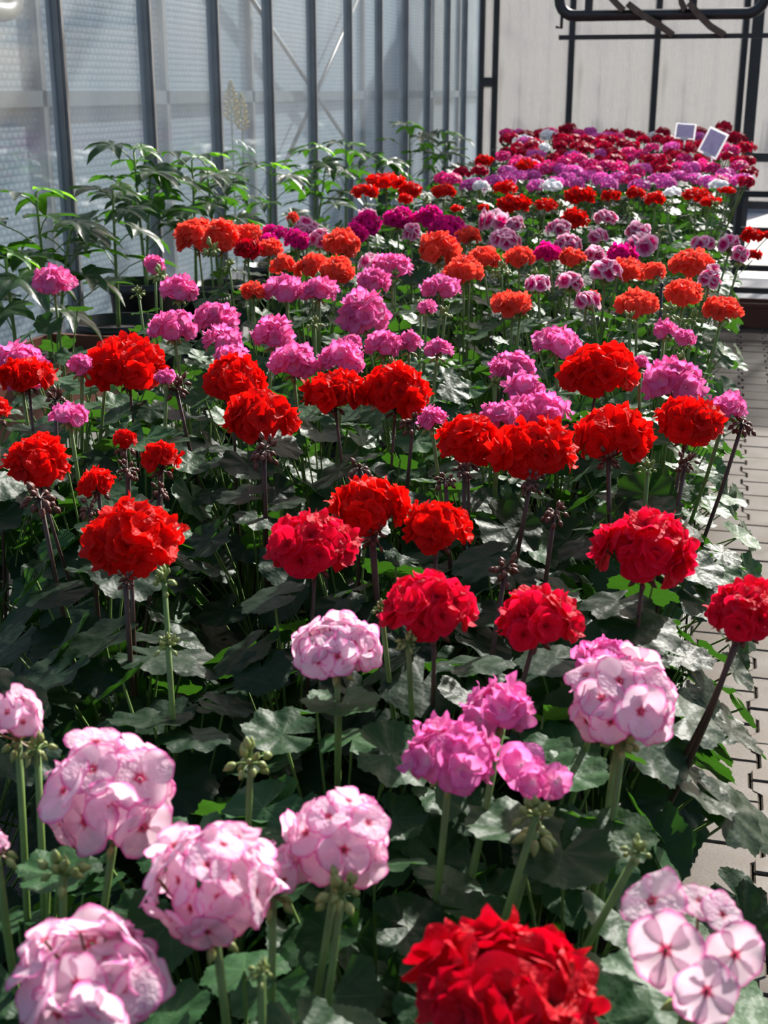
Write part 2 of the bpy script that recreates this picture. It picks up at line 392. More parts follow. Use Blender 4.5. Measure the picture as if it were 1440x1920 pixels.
# ------------------------------------------------------------------ what stands behind the side wall
def film_mat(name, c1, c2):
    m, N, L, out = mat(name)
    tc = N('ShaderNodeTexCoord'); mp = N('ShaderNodeMapping'); mp.inputs['Rotation'].default_value = (0, PI / 2, PI / 2)
    g = N('ShaderNodeTexCoord')
    br = N('ShaderNodeTexBrick'); br.offset = .5; br.inputs['Scale'].default_value = 1.0
    br.inputs['Brick Width'].default_value = .07; br.inputs['Row Height'].default_value = .045; br.inputs['Mortar Size'].default_value = .016; br.inputs['Mortar Smooth'].default_value = 1.0
    br.inputs['Color1'].default_value = c1; br.inputs['Color2'].default_value = c1; br.inputs['Mortar'].default_value = c2
    sx = N('ShaderNodeSeparateXYZ'); cb = N('ShaderNodeCombineXYZ'); L(tc.outputs['Object'], sx.inputs[0]); L(sx.outputs[1], cb.inputs[0]); L(sx.outputs[2], cb.inputs[1])
    L(cb.outputs[0], br.inputs['Vector'])
    b = N('ShaderNodeBump'); b.inputs['Strength'].default_value = .25; b.inputs['Distance'].default_value = .006; L(br.outputs['Fac'], b.inputs['Height']); b.invert = True
    p = N('ShaderNodeBsdfPrincipled'); p.inputs['Roughness'].default_value = .35; L(br.outputs[0], p.inputs['Base Color']); L(b.outputs[0], p.inputs['Normal'])
    tl = N('ShaderNodeBsdfTranslucent'); L(br.outputs[0], tl.inputs[0]); ms = N('ShaderNodeMixShader'); ms.inputs[0].default_value = .35
    L(p.outputs[0], ms.inputs[1]); L(tl.outputs[0], ms.inputs[2]); L(ms.outputs[0], out.inputs[0])
    return m
NX = -4.4
nb = obj('neighbouring_greenhouse', None); nb.location = (NX, 0, 0)
tag(nb, 'neighbouring greenhouse clad in pale blue bubble film, seen through the side glass', 'greenhouse')
FILM = film_mat('pale_blue_bubble_film', (.62, .71, .78, 1), (.36, .45, .52, 1))
for i in range(16):
    y = 5 + i * 2.0
    m_ = MB(); m_.box((-.03, -.99, 0), (.0, .99, 4.6)); obj('film_sheet', m_.mesh('film_sheet', FILM, False), nb, (0, y, 0))
    m_ = MB(); m_.box((-.02, -1.03, 0), (.05, -.97, 4.6)); obj('post', m_.mesh('post', M_STEEL, False), nb, (0, y, 0))
m_ = MB(); m_.box((0, 4, 1.50), (.05, 36, 1.60)); obj('rail', m_.mesh('rail', plain('blue_grey_paint', (.13, .17, .20, 1), .6, noise=.2), False), nb)
for (p, q) in (((.10, 11.3, 2.65), (.10, 15.2, .95)), ((.14, 15.6, 2.75), (.14, 12.6, .9))):
    m_ = MB(); m_.tube([p, q], .022, 6); obj('diagonal_brace', m_.mesh('diagonal_brace', M_DSTEEL), nb)
m_ = MB()
gp = [(.4, 6.2, 2.02), (.4, 6.95, 2.02)] + [(.4, 6.95 + .16 * math.sin(a), 2.18 - .16 * math.cos(a)) for a in (.4, .8, 1.2, 1.57)] + [(.4, 7.11, 4.0)]
m_.tube(gp, .055, 10); obj('drain_pipe', m_.mesh('drain_pipe', M_STEEL), nb)

# ------------------------------------------------------------------ bench
def fabric_mat():
    m, N, L, out = mat('black_ground_fabric')
    tc = N('ShaderNodeTexCoord')
    ck = N('ShaderNodeTexWave'); ck.inputs['Scale'].default_value = 90; ck.inputs['Distortion'].default_value = 1.0; L(tc.outputs['Object'], ck.inputs[0])
    nz = N('ShaderNodeTexNoise'); nz.inputs['Scale'].default_value = 4; nz.inputs['Detail'].default_value = 6; L(tc.outputs['Object'], nz.inputs[0])
    r = ramp(N, [(.35, (.022, .022, .022, 1)), (.7, (.065, .058, .05, 1))]); L(nz.outputs[0], r.inputs[0])
    b = N('ShaderNodeBump'); b.inputs['Strength'].default_value = .5; b.inputs['Distance'].default_value = .002; L(ck.outputs[0], b.inputs['Height'])
    p = N('ShaderNodeBsdfPrincipled'); p.inputs['Roughness'].default_value = .6; L(r.outputs[0], p.inputs['Base Color']); L(b.outputs[0], p.inputs['Normal']); L(p.outputs[0], out.inputs[0])
    return m
BY0, BY1 = -.1, 11.6
bench = obj('plant_bench', None, None, (0, 0, 0)); tag(bench, 'long low greenhouse bench covered in black woven ground fabric', 'bench')
m_ = MB(); m_.box((BENCH_L, BY0, BENCH_Z - .012), (BENCH_R, BY1, BENCH_Z)); m_.box((BENCH_R - .004, BY0, BENCH_Z - .16), (BENCH_R + .006, BY1, BENCH_Z))
obj('ground_fabric', m_.mesh('ground_fabric', fabric_mat(), False), bench)
m_ = MB(); m_.box((BENCH_L, BY0, BENCH_Z - .07), (BENCH_R - .01, BY1, BENCH_Z - .0125)); obj('table_top', m_.mesh('table_top', M_STEEL, False), bench)
lm = MB(); lm.box((-.025, -.025, 0), (.025, .025, BENCH_Z - .07)); lme = lm.mesh('leg', M_STEEL, False)
for i in range(7):
    for x in (BENCH_L + .1, BENCH_R - .12): obj('leg', lme, bench, (x, .3 + i * 1.85, 0))

# ------------------------------------------------------------------ flower parts
def petal(b, ang, L, W, lift, curl, cup, ruf, nu=6, nv=6, z0=0, r0=.05, jag=0):
    ca, sa = math.cos(ang), math.sin(ang)
    ph = random.uniform(0, 6.28); tw = random.uniform(-.15, .15)
    vs, cs, fs = [], [], []
    for i in range(nv):
        s = i / (nv - 1)
        wd = W * (math.sin(min(1, s / .62) * PI / 2) ** .8 * (1 if s < .62 else 1 - .34 * ((s - .62) / .38) ** 2)) + .02
        for k in range(nu):
            u = -1 + 2 * k / (nu - 1)
            r = r0 + L * s * (1 - .20 * u * u * s + (jag * math.cos(u * 8 + ph) * s * s if jag else 0))
            t = wd * u
            z = z0 + L * (lift * s - curl * s * s) + cup * (u * u) * s * L + ruf * s * s * math.sin(2.6 * u + ph + 3 * s) + tw * t
            vs.append((r * ca - t * sa, r * sa + t * ca, z))
            cs.append((s, max(s, abs(u) * min(1, s * 2.2)), ang / 6.28, 1))
    for i in range(nv - 1):
        for k in range(nu - 1):
            a = i * nu + k; fs.append((a, a + 1, a + nu + 1, a + nu))
    b.add(vs, fs, cs)

def floret_builder(kind, lo=False):
    b = MB(); nu = 4 if lo else 7; nv = 4 if lo else 6
    dbl = kind in 'RCDOMSKN'
    n = 5
    for k in range(n):
        petal(b, 2 * PI * k / n + random.uniform(-.18, .18), random.uniform(.88, 1.05), random.uniform(.52, .64), random.uniform(.15, .42), random.uniform(.12, .4), random.uniform(-.08, .12), random.uniform(.03, .11), nu, nv, jag=.045 if kind in 'RSO' else .015)
    if dbl:
        for k in range(3 if lo else 4):
            petal(b, 2 * PI * k / 4 + .6 + random.uniform(-.3, .3), random.uniform(.6, .82), random.uniform(.38, .5), random.uniform(.7, 1.1), random.uniform(.2, .5), random.uniform(0, .3), random.uniform(.08, .18), nu, nv, .04, .03, .045 if kind in 'RSO' else .015)
    return b
FL = {k: [floret_builder(k).mesh('floret', PM[k]) for _ in range(4)] for k in PM}

def umbel(n, a, bb, spread):
    out = []; bumps = [Vector((random.uniform(-1, 1), random.uniform(-1, 1), random.uniform(-.5, 1))).normalized() for _ in range(3)]
    for i in range(n):
        c = 1 - (1 - math.cos(spread)) * (i + .5) / n
        th = math.acos(max(-1, min(1, c))); ph = i * 2.39996 + random.uniform(-.15, .15)
        nrm = Vector((math.sin(th) * math.cos(ph), math.sin(th) * math.sin(ph), math.cos(th)))
        k = random.uniform(.80, 1.07) * (1 + sum(.15 * max(0, nrm.dot(d)) for d in bumps) - .11)
        out.append((Vector((nrm.x * a * k, nrm.y * a * k, nrm.z * bb * k)), nrm))
    return out

FAR_HEADS = {}
def far_head(kind):
    if kind not in FAR_HEADS:
        FAR_HEADS[kind] = []
        for v in range(3):
            b = MB()
            for p, nrm in umbel(18, .40, .30, 1.75):
                f = floret_builder(kind, True); M = frame(nrm + Vector([random.uniform(-.3, .3) for _ in range(3)]), (random.random(), random.random(), .1), p, random.uniform(.17, .21))
                b.add([M @ Vector(q) for q in f.v], f.f, f.c)
            FAR_HEADS[kind].append(b.mesh('flower_head', PM[kind]))
    return random.choice(FAR_HEADS[kind])

def bud_cluster_mesh(red, n=17):
    b = MB()
    for i in range(n):
        th = random.uniform(.5, 2.3) if red else random.uniform(.1, 2.0); ph = i * 2.4
        d = Vector((math.sin(th) * math.cos(ph), math.sin(th) * math.sin(ph), math.cos(th)))
        ln = random.uniform(.25, .62); tip = d * ln + Vector((0, 0, -.25 * ln * th / 2))
        b.tube([(0, 0, 0), d * ln * .6, tip], .035, 4, False, 0)
        dd = d + Vector((0, 0, -.7 if th > 1 else .3))
        b.ball(tip - dd.normalized() * .05, dd, random.uniform(.32, .46), random.uniform(.11, .16), 6, 1)
    return b.mesh('bud_cluster', [M_STEMD if red else M_STEMG, M_BUDR if red else M_BUDG])
BUDS = {True: [bud_cluster_mesh(True) for _ in range(3)], False: [bud_cluster_mesh(False) for _ in range(3)]}

# ------------------------------------------------------------------ leaves
def geranium_leaf(seed):
    rr = random.Random(seed); b = MB(); seg, rings = 56, 5
    cup = rr.uniform(.02, .30); ruf = rr.uniform(.015, .05); nl = 7; tilt = rr.uniform(-.12, .12)
    gap = rr.uniform(.16, .30)
    vs, cs, fs = [(0, 0, 0)], [(0, 1, 0, 1)], []
    span = PI - gap
    for j in range(1, rings + 1):
        t = j / rings
        for i in range(seg + 1):
            f = i / seg; a = -span + 2 * span * f
            lobe = math.cos((f * nl - .5) * 2 * PI)
            R = (.90 + .05 * lobe * t + .022 * math.cos(f * nl * 4 * 2 * PI) * t) * (.80 + .20 * math.cos(a * .5) ** .7)
            r = R * t
            z = cup * r * r - .10 * r + ruf * t * t * math.sin(f * nl * 2 * PI + seed) + tilt * r * math.cos(a) * r - .10 * max(0, r - .7) * 2
            vs.append((r * math.cos(a) , r * math.sin(a), z)); cs.append((t, max(0, lobe) * (1 - .12 * t) , f, 1))
    w = seg + 1
    for i in range(seg): fs.append((0, 1 + i, 2 + i))
    for j in range(rings - 1):
        for i in range(seg):
            a = 1 + j * w + i; fs.append((a, a + w, a + w + 1, a + 1))
    b.add(vs, fs, cs)
    return b
LEAF = [geranium_leaf(s).mesh('leaf', M_LEAF) for s in range(6)]
LEAFN = [geranium_leaf(s + 20).mesh('leaf', M_LEAFN) for s in range(6)]

def star_leaf(seed):
    rr = random.Random(seed); b = MB()
    lobes = [(-2.0, .62), (-1.0, .86), (0, 1.0), (1.0, .86), (2.0, .62)]
    pts = []
    for k, (a, r) in enumerate(lobes):
        if k: am = (a + lobes[k - 1][0]) / 2; pts.append((am, .44))
        pts += [(a - .26, r * .66), (a - .16, r * .80), (a, r), (a + .16, r * .80), (a + .26, r * .66)]
    pts = [(-2.75, .25)] + pts + [(2.75, .25)]
    vs, cs, fs = [(0, 0, 0)], [(0, 1, 0, 1)], []
    n = len(pts); droop = rr.uniform(.15, .5); fold = rr.uniform(.05, .2)
    for t in (.4, .75, 1.0):
        for i, (a, r) in enumerate(pts):
            q = r * t; lv = 1 if any(abs(a - l[0]) < .02 for l in lobes) else 0
            x, y = q * math.cos(a), q * math.sin(a)
            vs.append((x, y, .12 * q - droop * q * q + (-.05 if lv else .03) * t + fold * abs(y) * .6)); cs.append((t, lv, 0, 1))
    for i in range(n - 1): fs.append((0, 1 + i, 2 + i))
    for j in range(2):
        for i in range(n - 1):
            a = 1 + j * n + i; fs.append((a, a + n, a + n + 1, a + 1))
    b.add(vs, fs, cs)
    return b
SLEAF = [star_leaf(s).mesh('leaf', M_WLEAF) for s in range(4)]
SYOUNG = [star_leaf(s + 9).mesh('leaf', M_WYOUNG) for s in range(3)]

def pot_mesh(rt, rb, h, m=None):
    b = MB(); b.lathe([(0, 0), (rb, 0), (rt * .96, h * .86), (rt, h * .87), (rt * 1.02, h), (rt * .96, h), (rt * .93, h * .85), (0, h * .85)], 28)
    return b.mesh('pot', m or M_POT)
POT_H, POT_R = .12, .066
POT = pot_mesh(POT_R, .05, POT_H)
sb = MB(); sb.lathe([(0, POT_H * .87), (POT_R * .92, POT_H * .865)], 16); SOIL = sb.mesh('soil', M_SOIL)

# ------------------------------------------------------------------ where the flower heads are: (px, py, width_px, height_px, [drop below eye level])
HEADS = {
 'P': [(208,1482,290,250),(175,1825,325,230),(400,1660,270,270),(510,1640,120,130),(632,1565,225,200),(632,1210,180,125),(1165,1310,235,190),(30,1345,125,120),(-10,1580,50,90)],
 'N': [(843,1408,185,140),(942,1317,145,95),(1135,1235,125,85)],
 'D': [(950,1840,350,240),(465,466,55,45)],
 'C': [(590,1018,172,120),(815,1132,180,135),(1005,1150,165,125),(1210,1018,195,165),(1397,1140,160,120)],
 'R': [(692,945,150,100),(820,982,140,100),(242,1005,188,150),(70,860,130,110),(183,900,82,52),(233,820,44,45),(302,855,75,65),(-8,765,50,65),(52,700,115,65),(240,675,158,115),(435,708,122,95),(490,775,155,110),(628,730,122,85),(742,725,140,112),(878,828,120,100),(1003,838,168,115),(1145,810,152,130),(1120,692,150,98),(1288,785,125,95)],
 'K': [(38,690,120,95),(130,777,75,35),(100,525,84,48),(290,497,40,36),(335,540,76,52),(325,610,88,60),(408,595,92,56),(420,634,80,50),(430,662,70,34),(510,625,86,62),(152,680,48,48),(312,705,44,24),(550,675,96,66),(642,672,96,60),(685,585,102,82),(720,642,76,56),(768,640,46,50),(820,652,52,42),(832,535,72,40),(535,538,85,50),(598,542,70,50),(700,525,66,48),(735,497,80,46),(660,642,44,38),(1045,638,94,56),(962,685,90,50),(985,727,74,52),(1012,764,116,60),(938,776,80,52),(810,782,56,46),(1262,712,120,85),(1362,760,82,48),(1246,615,52,34),(1284,632,42,28),(1200,680,34,28),(800,575,40,18)],
 'O': [(372,440,85,75),(415,445,75,85),(462,440,62,46),(505,465,52,38),(532,495,52,38),(475,542,50,32),(585,498,66,50),(632,506,72,56),(640,455,72,58),(548,408,26,26),(822,464,82,66),(870,505,78,52),(907,481,66,40),(975,480,62,36),(1075,481,56,32),(882,440,46,32),(962,568,80,42),(1195,565,82,48),(1180,505,72,46),(1226,506,46,32),(1297,492,82,48),(1283,548,76,50),(1355,576,76,42),(1110,555,32,26)],
 'M': [(515,437,50,34),(560,448,50,40),(690,420,58,50),(745,408,60,44),(805,408,62,46),(845,424,70,50),(668,436,46,60),(1030,472,56,32),(1165,477,62,38),(872,440,40,50),(505,450,36,26)],
 'W': [(575,430,56,54),(600,445,44,44),(930,410,72,40),(965,420,44,36),(945,446,72,46),(1045,425,56,36),(1065,455,62,40),(1135,405,46,28),(1122,440,46,26),(1195,430,52,30),(1200,456,80,46),(1320,453,48,24),(1368,455,48,40),(1388,476,36,52),(1115,475,52,36),(772,435,38,46),(698,488,58,32),(1010,530,60,32),(1070,525,60,36),(1135,506,70,46),(1100,560,56,34),(1330,520,50,48),(690,400,40,24)],
 'S': [(685,358,50,34),(725,338,76,46),(770,355,46,38),(833,355,50,30),(960,380,62,42),(985,312,46,36),(905,300,36,26),(950,350,46,32),(1022,382,46,28),(1085,365,56,40),(1080,408,56,36),(1145,365,38,36),(1190,360,38,28),(1230,370,42,30),(1305,362,56,30),(1330,376,42,24),(1365,355,32,18),(855,390,24,18),(906,388,22,20),(760,372,30,26),(1408,440,44,40,.62),(1412,478,34,44,.66),(1438,440,26,26,.62)],
}
# the far end of the bench: mounds of small flowers
rf = random.Random(5)
far = {'V': [], 'B': [], 'H': [], 'U': []}
for x in range(835, 1390, 22):
    far[rf.choice('VVVVU')].append((x + rf.uniform(-8, 8), 338 + rf.uniform(-12, 8), 42, 30))
    if x > 930: far[rf.choice('VVVUUB')].append((x + rf.uniform(-8, 8), 314 + rf.uniform(-9, 8), 40, 28))
for x in range(945, 1400, 22):
    for y in (297, 285, 273, 262, 252):
        if rf.random() < .84: far[rf.choice('BBBUU' if y > 290 else 'BBBBUV')].append((x + rf.uniform(-10, 10), y + rf.uniform(-6, 6), rf.uniform(28, 40), 26))
for x, y in ((950,285),(1065,240),(1145,250),(1358,236),(1385,258),(1398,275),(1402,300),(1405,322),(1400,340),(865,322),(900,318)): far['B'].append((x, y, 36, 28))
far['H'] = [(985,262,42,26),(1030,252,36,26),(1000,272,30,24),(902,346,40,26),(1036,346,46,30),(1228,258,38,28),(1325,335,38,26),(1350,344,40,26),(1262,358,40,26),(1282,236,32,20),(1335,258,24,20),(1020,275,26,20)]
HEADS.update(far)
BUDP = {  # bud clusters: (px, py, size_px, red?)
 'P': [(470,1432,85,0),(118,1640,95,0),(490,1825,55,0),(640,1680,90,0),(1168,1395,80,0),(70,1405,60,0)],
 'N': [(1005,1530,80,0),(1195,1600,55,0),(945,1350,40,0)],
 'C': [(308,1093,55,0),(315,1212,52,0),(948,1065,60,1),(765,1205,45,0),(1385,1190,50,1),(715,1145,36,0),(1040,960,50,1)],
 'R': [(495,845,60,1),(775,790,48,1),(675,880,50,1),(835,900,40,1),(240,880,45,1),(168,955,45,1),(75,935,70,1),(300,920,42,1),(1392,795,50,1),(1215,880,36,0),(995,905,45,1),(1140,860,50,1),(1285,870,45,1),(700,1005,50,1),(235,1090,40,1),(105,750,50,1),(330,728,56,1),(870,885,40,1)],
 'K': [(260,552,30,0),(300,520,40,0),(595,535,40,0),(740,520,32,0),(835,590,30,0),(1060,660,34,0),(930,720,30,0),(790,575,30,0),(1275,680,36,0),(735,690,34,0),(590,610,30,0),(200,690,30,0)],
 'O': [(395,470,40,0),(430,500,30,0),(545,430,30,0),(940,510,36,0),(1000,520,34,0),(1255,590,40,0),(1300,600,36,0),(975,590,30,0),(1180,600,30,0),(880,520,30,0)],
 'W': [(1090,500,26,0),(1330,490,30,0),(1010,440,26,0),(1180,400,24,0),(860,430,26,0),(1240,440,26,0)],
 'S': [(800,380,22,0),(1050,390,24,0),(1250,390,24,0),(1000,395,22,0),(900,310,24,0),(1340,390,24,0)],
}
LOOSE = {'P': [(1222,1690,135),(1248,1782,150),(1378,1790,125),(1325,1858,135),(1312,1688,95),(1355,1715,90)], 'N': [(978,1435,95),(1000,1465,70),(1040,1465,78)]}
def drop(y): return interp(y, [235, 260, 300, 350, 450, 700, 1000, 1480, 1900], [.25, .28, .33, .37, .39, .43, .46, .50, .50])

plants = []
def add_item(kind, item, typ):
    x, y, w = item[0], item[1], item[2]
    dr = item[4] if (typ == 'h' and len(item) > 4) else drop(y) + (.02 if typ == 'b' else 0)
    p, t = at_z(x, y, CAM_H - dr)
    size = w * t / 2400
    red = bool(item[3]) if typ == 'b' else None
    if typ == 'f': red = False
    rd = ray(x, y); el = math.atan2(-rd.z, math.hypot(rd.x, rd.y))     # looking down, a flat umbel shows part of its width as height
    asp = max(.42, min(.95, math.sqrt(max(.12, (item[3] / item[2]) ** 2 - math.sin(el) ** 2)) / math.cos(el))) if typ == 'h' else 1
    rad = .15 if t < 2.6 else (.20 if t < 5.5 else .27)
    best = None
    for q in plants:
        if q['k'] != kind or len(q['items']) >= (8 if t < 1.3 else 5 if t < 6 else 7): continue
        d = (Vector((q['c'][0], q['c'][1])) - Vector((p.x, p.y))).length
        if d < rad and (best is None or d < best[0]): best = (d, q)
    if best: q = best[1]
    else:
        q = {'k': kind, 'items': [], 'c': [p.x, p.y]}; plants.append(q)
    q['items'].append((typ, p, size, asp, red, t))
    n = len(q['items'])
    q['c'] = [sum(i[1].x for i in q['items']) / n, sum(i[1].y for i in q['items']) / n]
for k, lst in HEADS.items():
    for it in lst: add_item(k, it, 'h')
for k, lst in BUDP.items():
    for it in lst: add_item(k, it, 'b')
for k, lst in LOOSE.items():
    for it in lst: add_item(k, it, 'f')
# flower heads that would share a spot stand one in front of the other instead (a slight touch stays)
EYE = Vector((0, 0, CAM_H))
fh = [[q, i, 1.0] for q in plants for i, it in enumerate(q['items']) if it[0] == 'h']
def slide(h, f):
    q, i, tot = h
    if not .86 < tot * f < 1.16: return
    ty, p, size, asp, red, t = q['items'][i]
    q['items'][i] = (ty, EYE + (p - EYE) * f, size * f, asp, red, t * f); h[2] = tot * f
for rnd in range(70):
    moved = 0
    for i, a in enumerate(fh):
        A = a[0]['items'][a[1]]
        for b in fh[i + 1:]:
            B = b[0]['items'][b[1]]; d = A[1] - B[1]; r = (A[2] + B[2]) / 2
            if abs(d.x) > r or abs(d.y) > r: continue
            rz = .45 * (A[2] * A[3] + B[2] * B[3]) + .01
            if (d.x * d.x + d.y * d.y) / (r * r) + d.z * d.z / (rz * rz) < .88 ** 2:
                moved += 1; st_ = .012 * r / .1 / max(1, A[5])
                lo, hi = (a, b) if A[5] <= B[5] else (b, a)
                slide(lo, 1 - st_); slide(hi, 1 + st_); A = a[0]['items'][a[1]]
    if not moved: break
for q in plants:
    n = len(q['items']); q['c'] = [sum(i[1].x for i in q['items']) / n, sum(i[1].y for i in q['items']) / n]
# leafy plants without open flowers fill the gaps between the pots
FILL_GAPS = [at_z(160, 600, .8)[0], at_z(40, 610, .8)[0], at_z(110, 640, .8)[0], at_z(300, 545, .8)[0], at_z(210, 625, .8)[0], at_z(40, 1085, BENCH_Z)[0], at_z(460, 1030, BENCH_Z)[0]]
rg = random.Random(3)
yy = .42
while yy < 8.4:
    xx = BENCH_R - .10
    while xx > max(-1.38 if 2.5 < yy < 6 else -1.6, -.62 * yy - .12):
        px, py = xx + rg.uniform(-.03, .03), yy + rg.uniform(-.03, .03)
        near = min((Vector((q['c'][0] - px, q['c'][1] - py)).length for q in plants), default=9)
        gap = min((g.xy - Vector((px, py))).length for g in FILL_GAPS)
        if near > .185 and gap > .17:
            plants.append({'k': 'G', 'items': [], 'c': [px, py]})
        xx -= .21
    yy += .21
# pots push one another apart, stems lean
for it in range(60):
    for i, a in enumerate(plants):
        for b in plants[i + 1:]:
            dx, dy = b['c'][0] - a['c'][0], b['c'][1] - a['c'][1]
            d = math.hypot(dx, dy)
            if d < .165:
                if d < 1e-4: dx, dy, d = .01, .01, .014
                m_ = (.167 - d) / 2
                a['c'][0] -= dx / d * m_; a['c'][1] -= dy / d * m_; b['c'][0] += dx / d * m_; b['c'][1] += dy / d * m_
    for q in plants:
        q['c'][0] = min(BENCH_R - .075, max(BENCH_L + .3, q['c'][0])); q['c'][1] = min(BY1 - .1, q['c'][1])

DESC = {
 'P': ('rosy-edged pale pink geranium', 'pale pink'), 'N': ('orchid pink geranium', 'orchid pink'),
 'D': ('deep crimson geranium', 'deep crimson'), 'C': ('cherry red geranium', 'cherry red'), 'R': ('scarlet geranium', 'scarlet'),
 'K': ('bright pink geranium', 'bright pink'), 'O': ('coral orange geranium', 'coral orange'), 'M': ('magenta geranium', 'magenta'),
 'W': ('white-edged magenta geranium', 'white-edged'), 'S': ('small-headed bright red geranium', 'bright red'),
 'V': ('violet pink verbena', 'violet pink'), 'U': ('rose magenta verbena', 'rose magenta'), 'B': ('wine red verbena', 'wine red'), 'H': ('white-flowered verbena', 'white'),
}
NUM = ['no', 'one', 'two', 'three', 'four', 'five', 'six', 'seven', 'eight']
ORD = 'nearest second third fourth fifth sixth seventh eighth ninth tenth eleventh twelfth thirteenth fourteenth fifteenth sixteenth seventeenth eighteenth nineteenth twentieth'.split()
ORD[0] = 'first'
ORD += ['twenty-' + o for o in ORD[:9]] + ['thirtieth'] + ['thirty-' + o for o in ORD[:9]] + ['fortieth'] + ['forty-' + o for o in ORD[:9]]
byk = {}
for q in plants: byk.setdefault(q['k'], []).append(q)
for k, qs in byk.items():
    qs.sort(key=lambda q: -q['c'][0])
    for i, q in enumerate(qs):
        nh = sum(1 for t in q['items'] if t[0] == 'h') + (1 if any(t[0] == 'f' for t in q['items']) else 0)
        if k == 'G': continue
        d, short = DESC[k]
        hd = f'with {NUM[min(nh,8)]} flower head{"s" if nh != 1 else ""}' if nh else 'in bud only'
        q['id'] = (ORD[min(i, len(ORD) - 1)], short)
        q['label'] = f'{d} {hd}, {q["id"][0]} {short} one from the paved path'
        q['group'] = short + (' verbenas at the end of the bench' if k in 'VBHU' else ' geraniums on the bench')
used = {}
for q in byk['G']:
    nb_ = sorted((p for p in plants if p['k'] != 'G'), key=lambda p: math.hypot(p['c'][0] - q['c'][0], p['c'][1] - q['c'][1]))[:4]
    for i_, j in ((0, 1), (0, 2), (0, 3), (1, 2), (1, 3), (2, 3)):
        a, b = nb_[i_]['id'], nb_[j]['id']
        lab = f'leafy flowerless geranium beside the {a[0]} {a[1]} and {b[0]} {b[1]} plants from the path'
        if lab not in used: break
    used[lab] = 1; q['near'] = nb_[0]['k']; q['label'] = lab; q['group'] = 'geraniums without open flowers'

def bez(a, b, c, n=5):
    return [a * (1 - t) ** 2 + b * (2 * t * (1 - t)) + c * t * t for t in [i / n for i in range(n + 1)]]

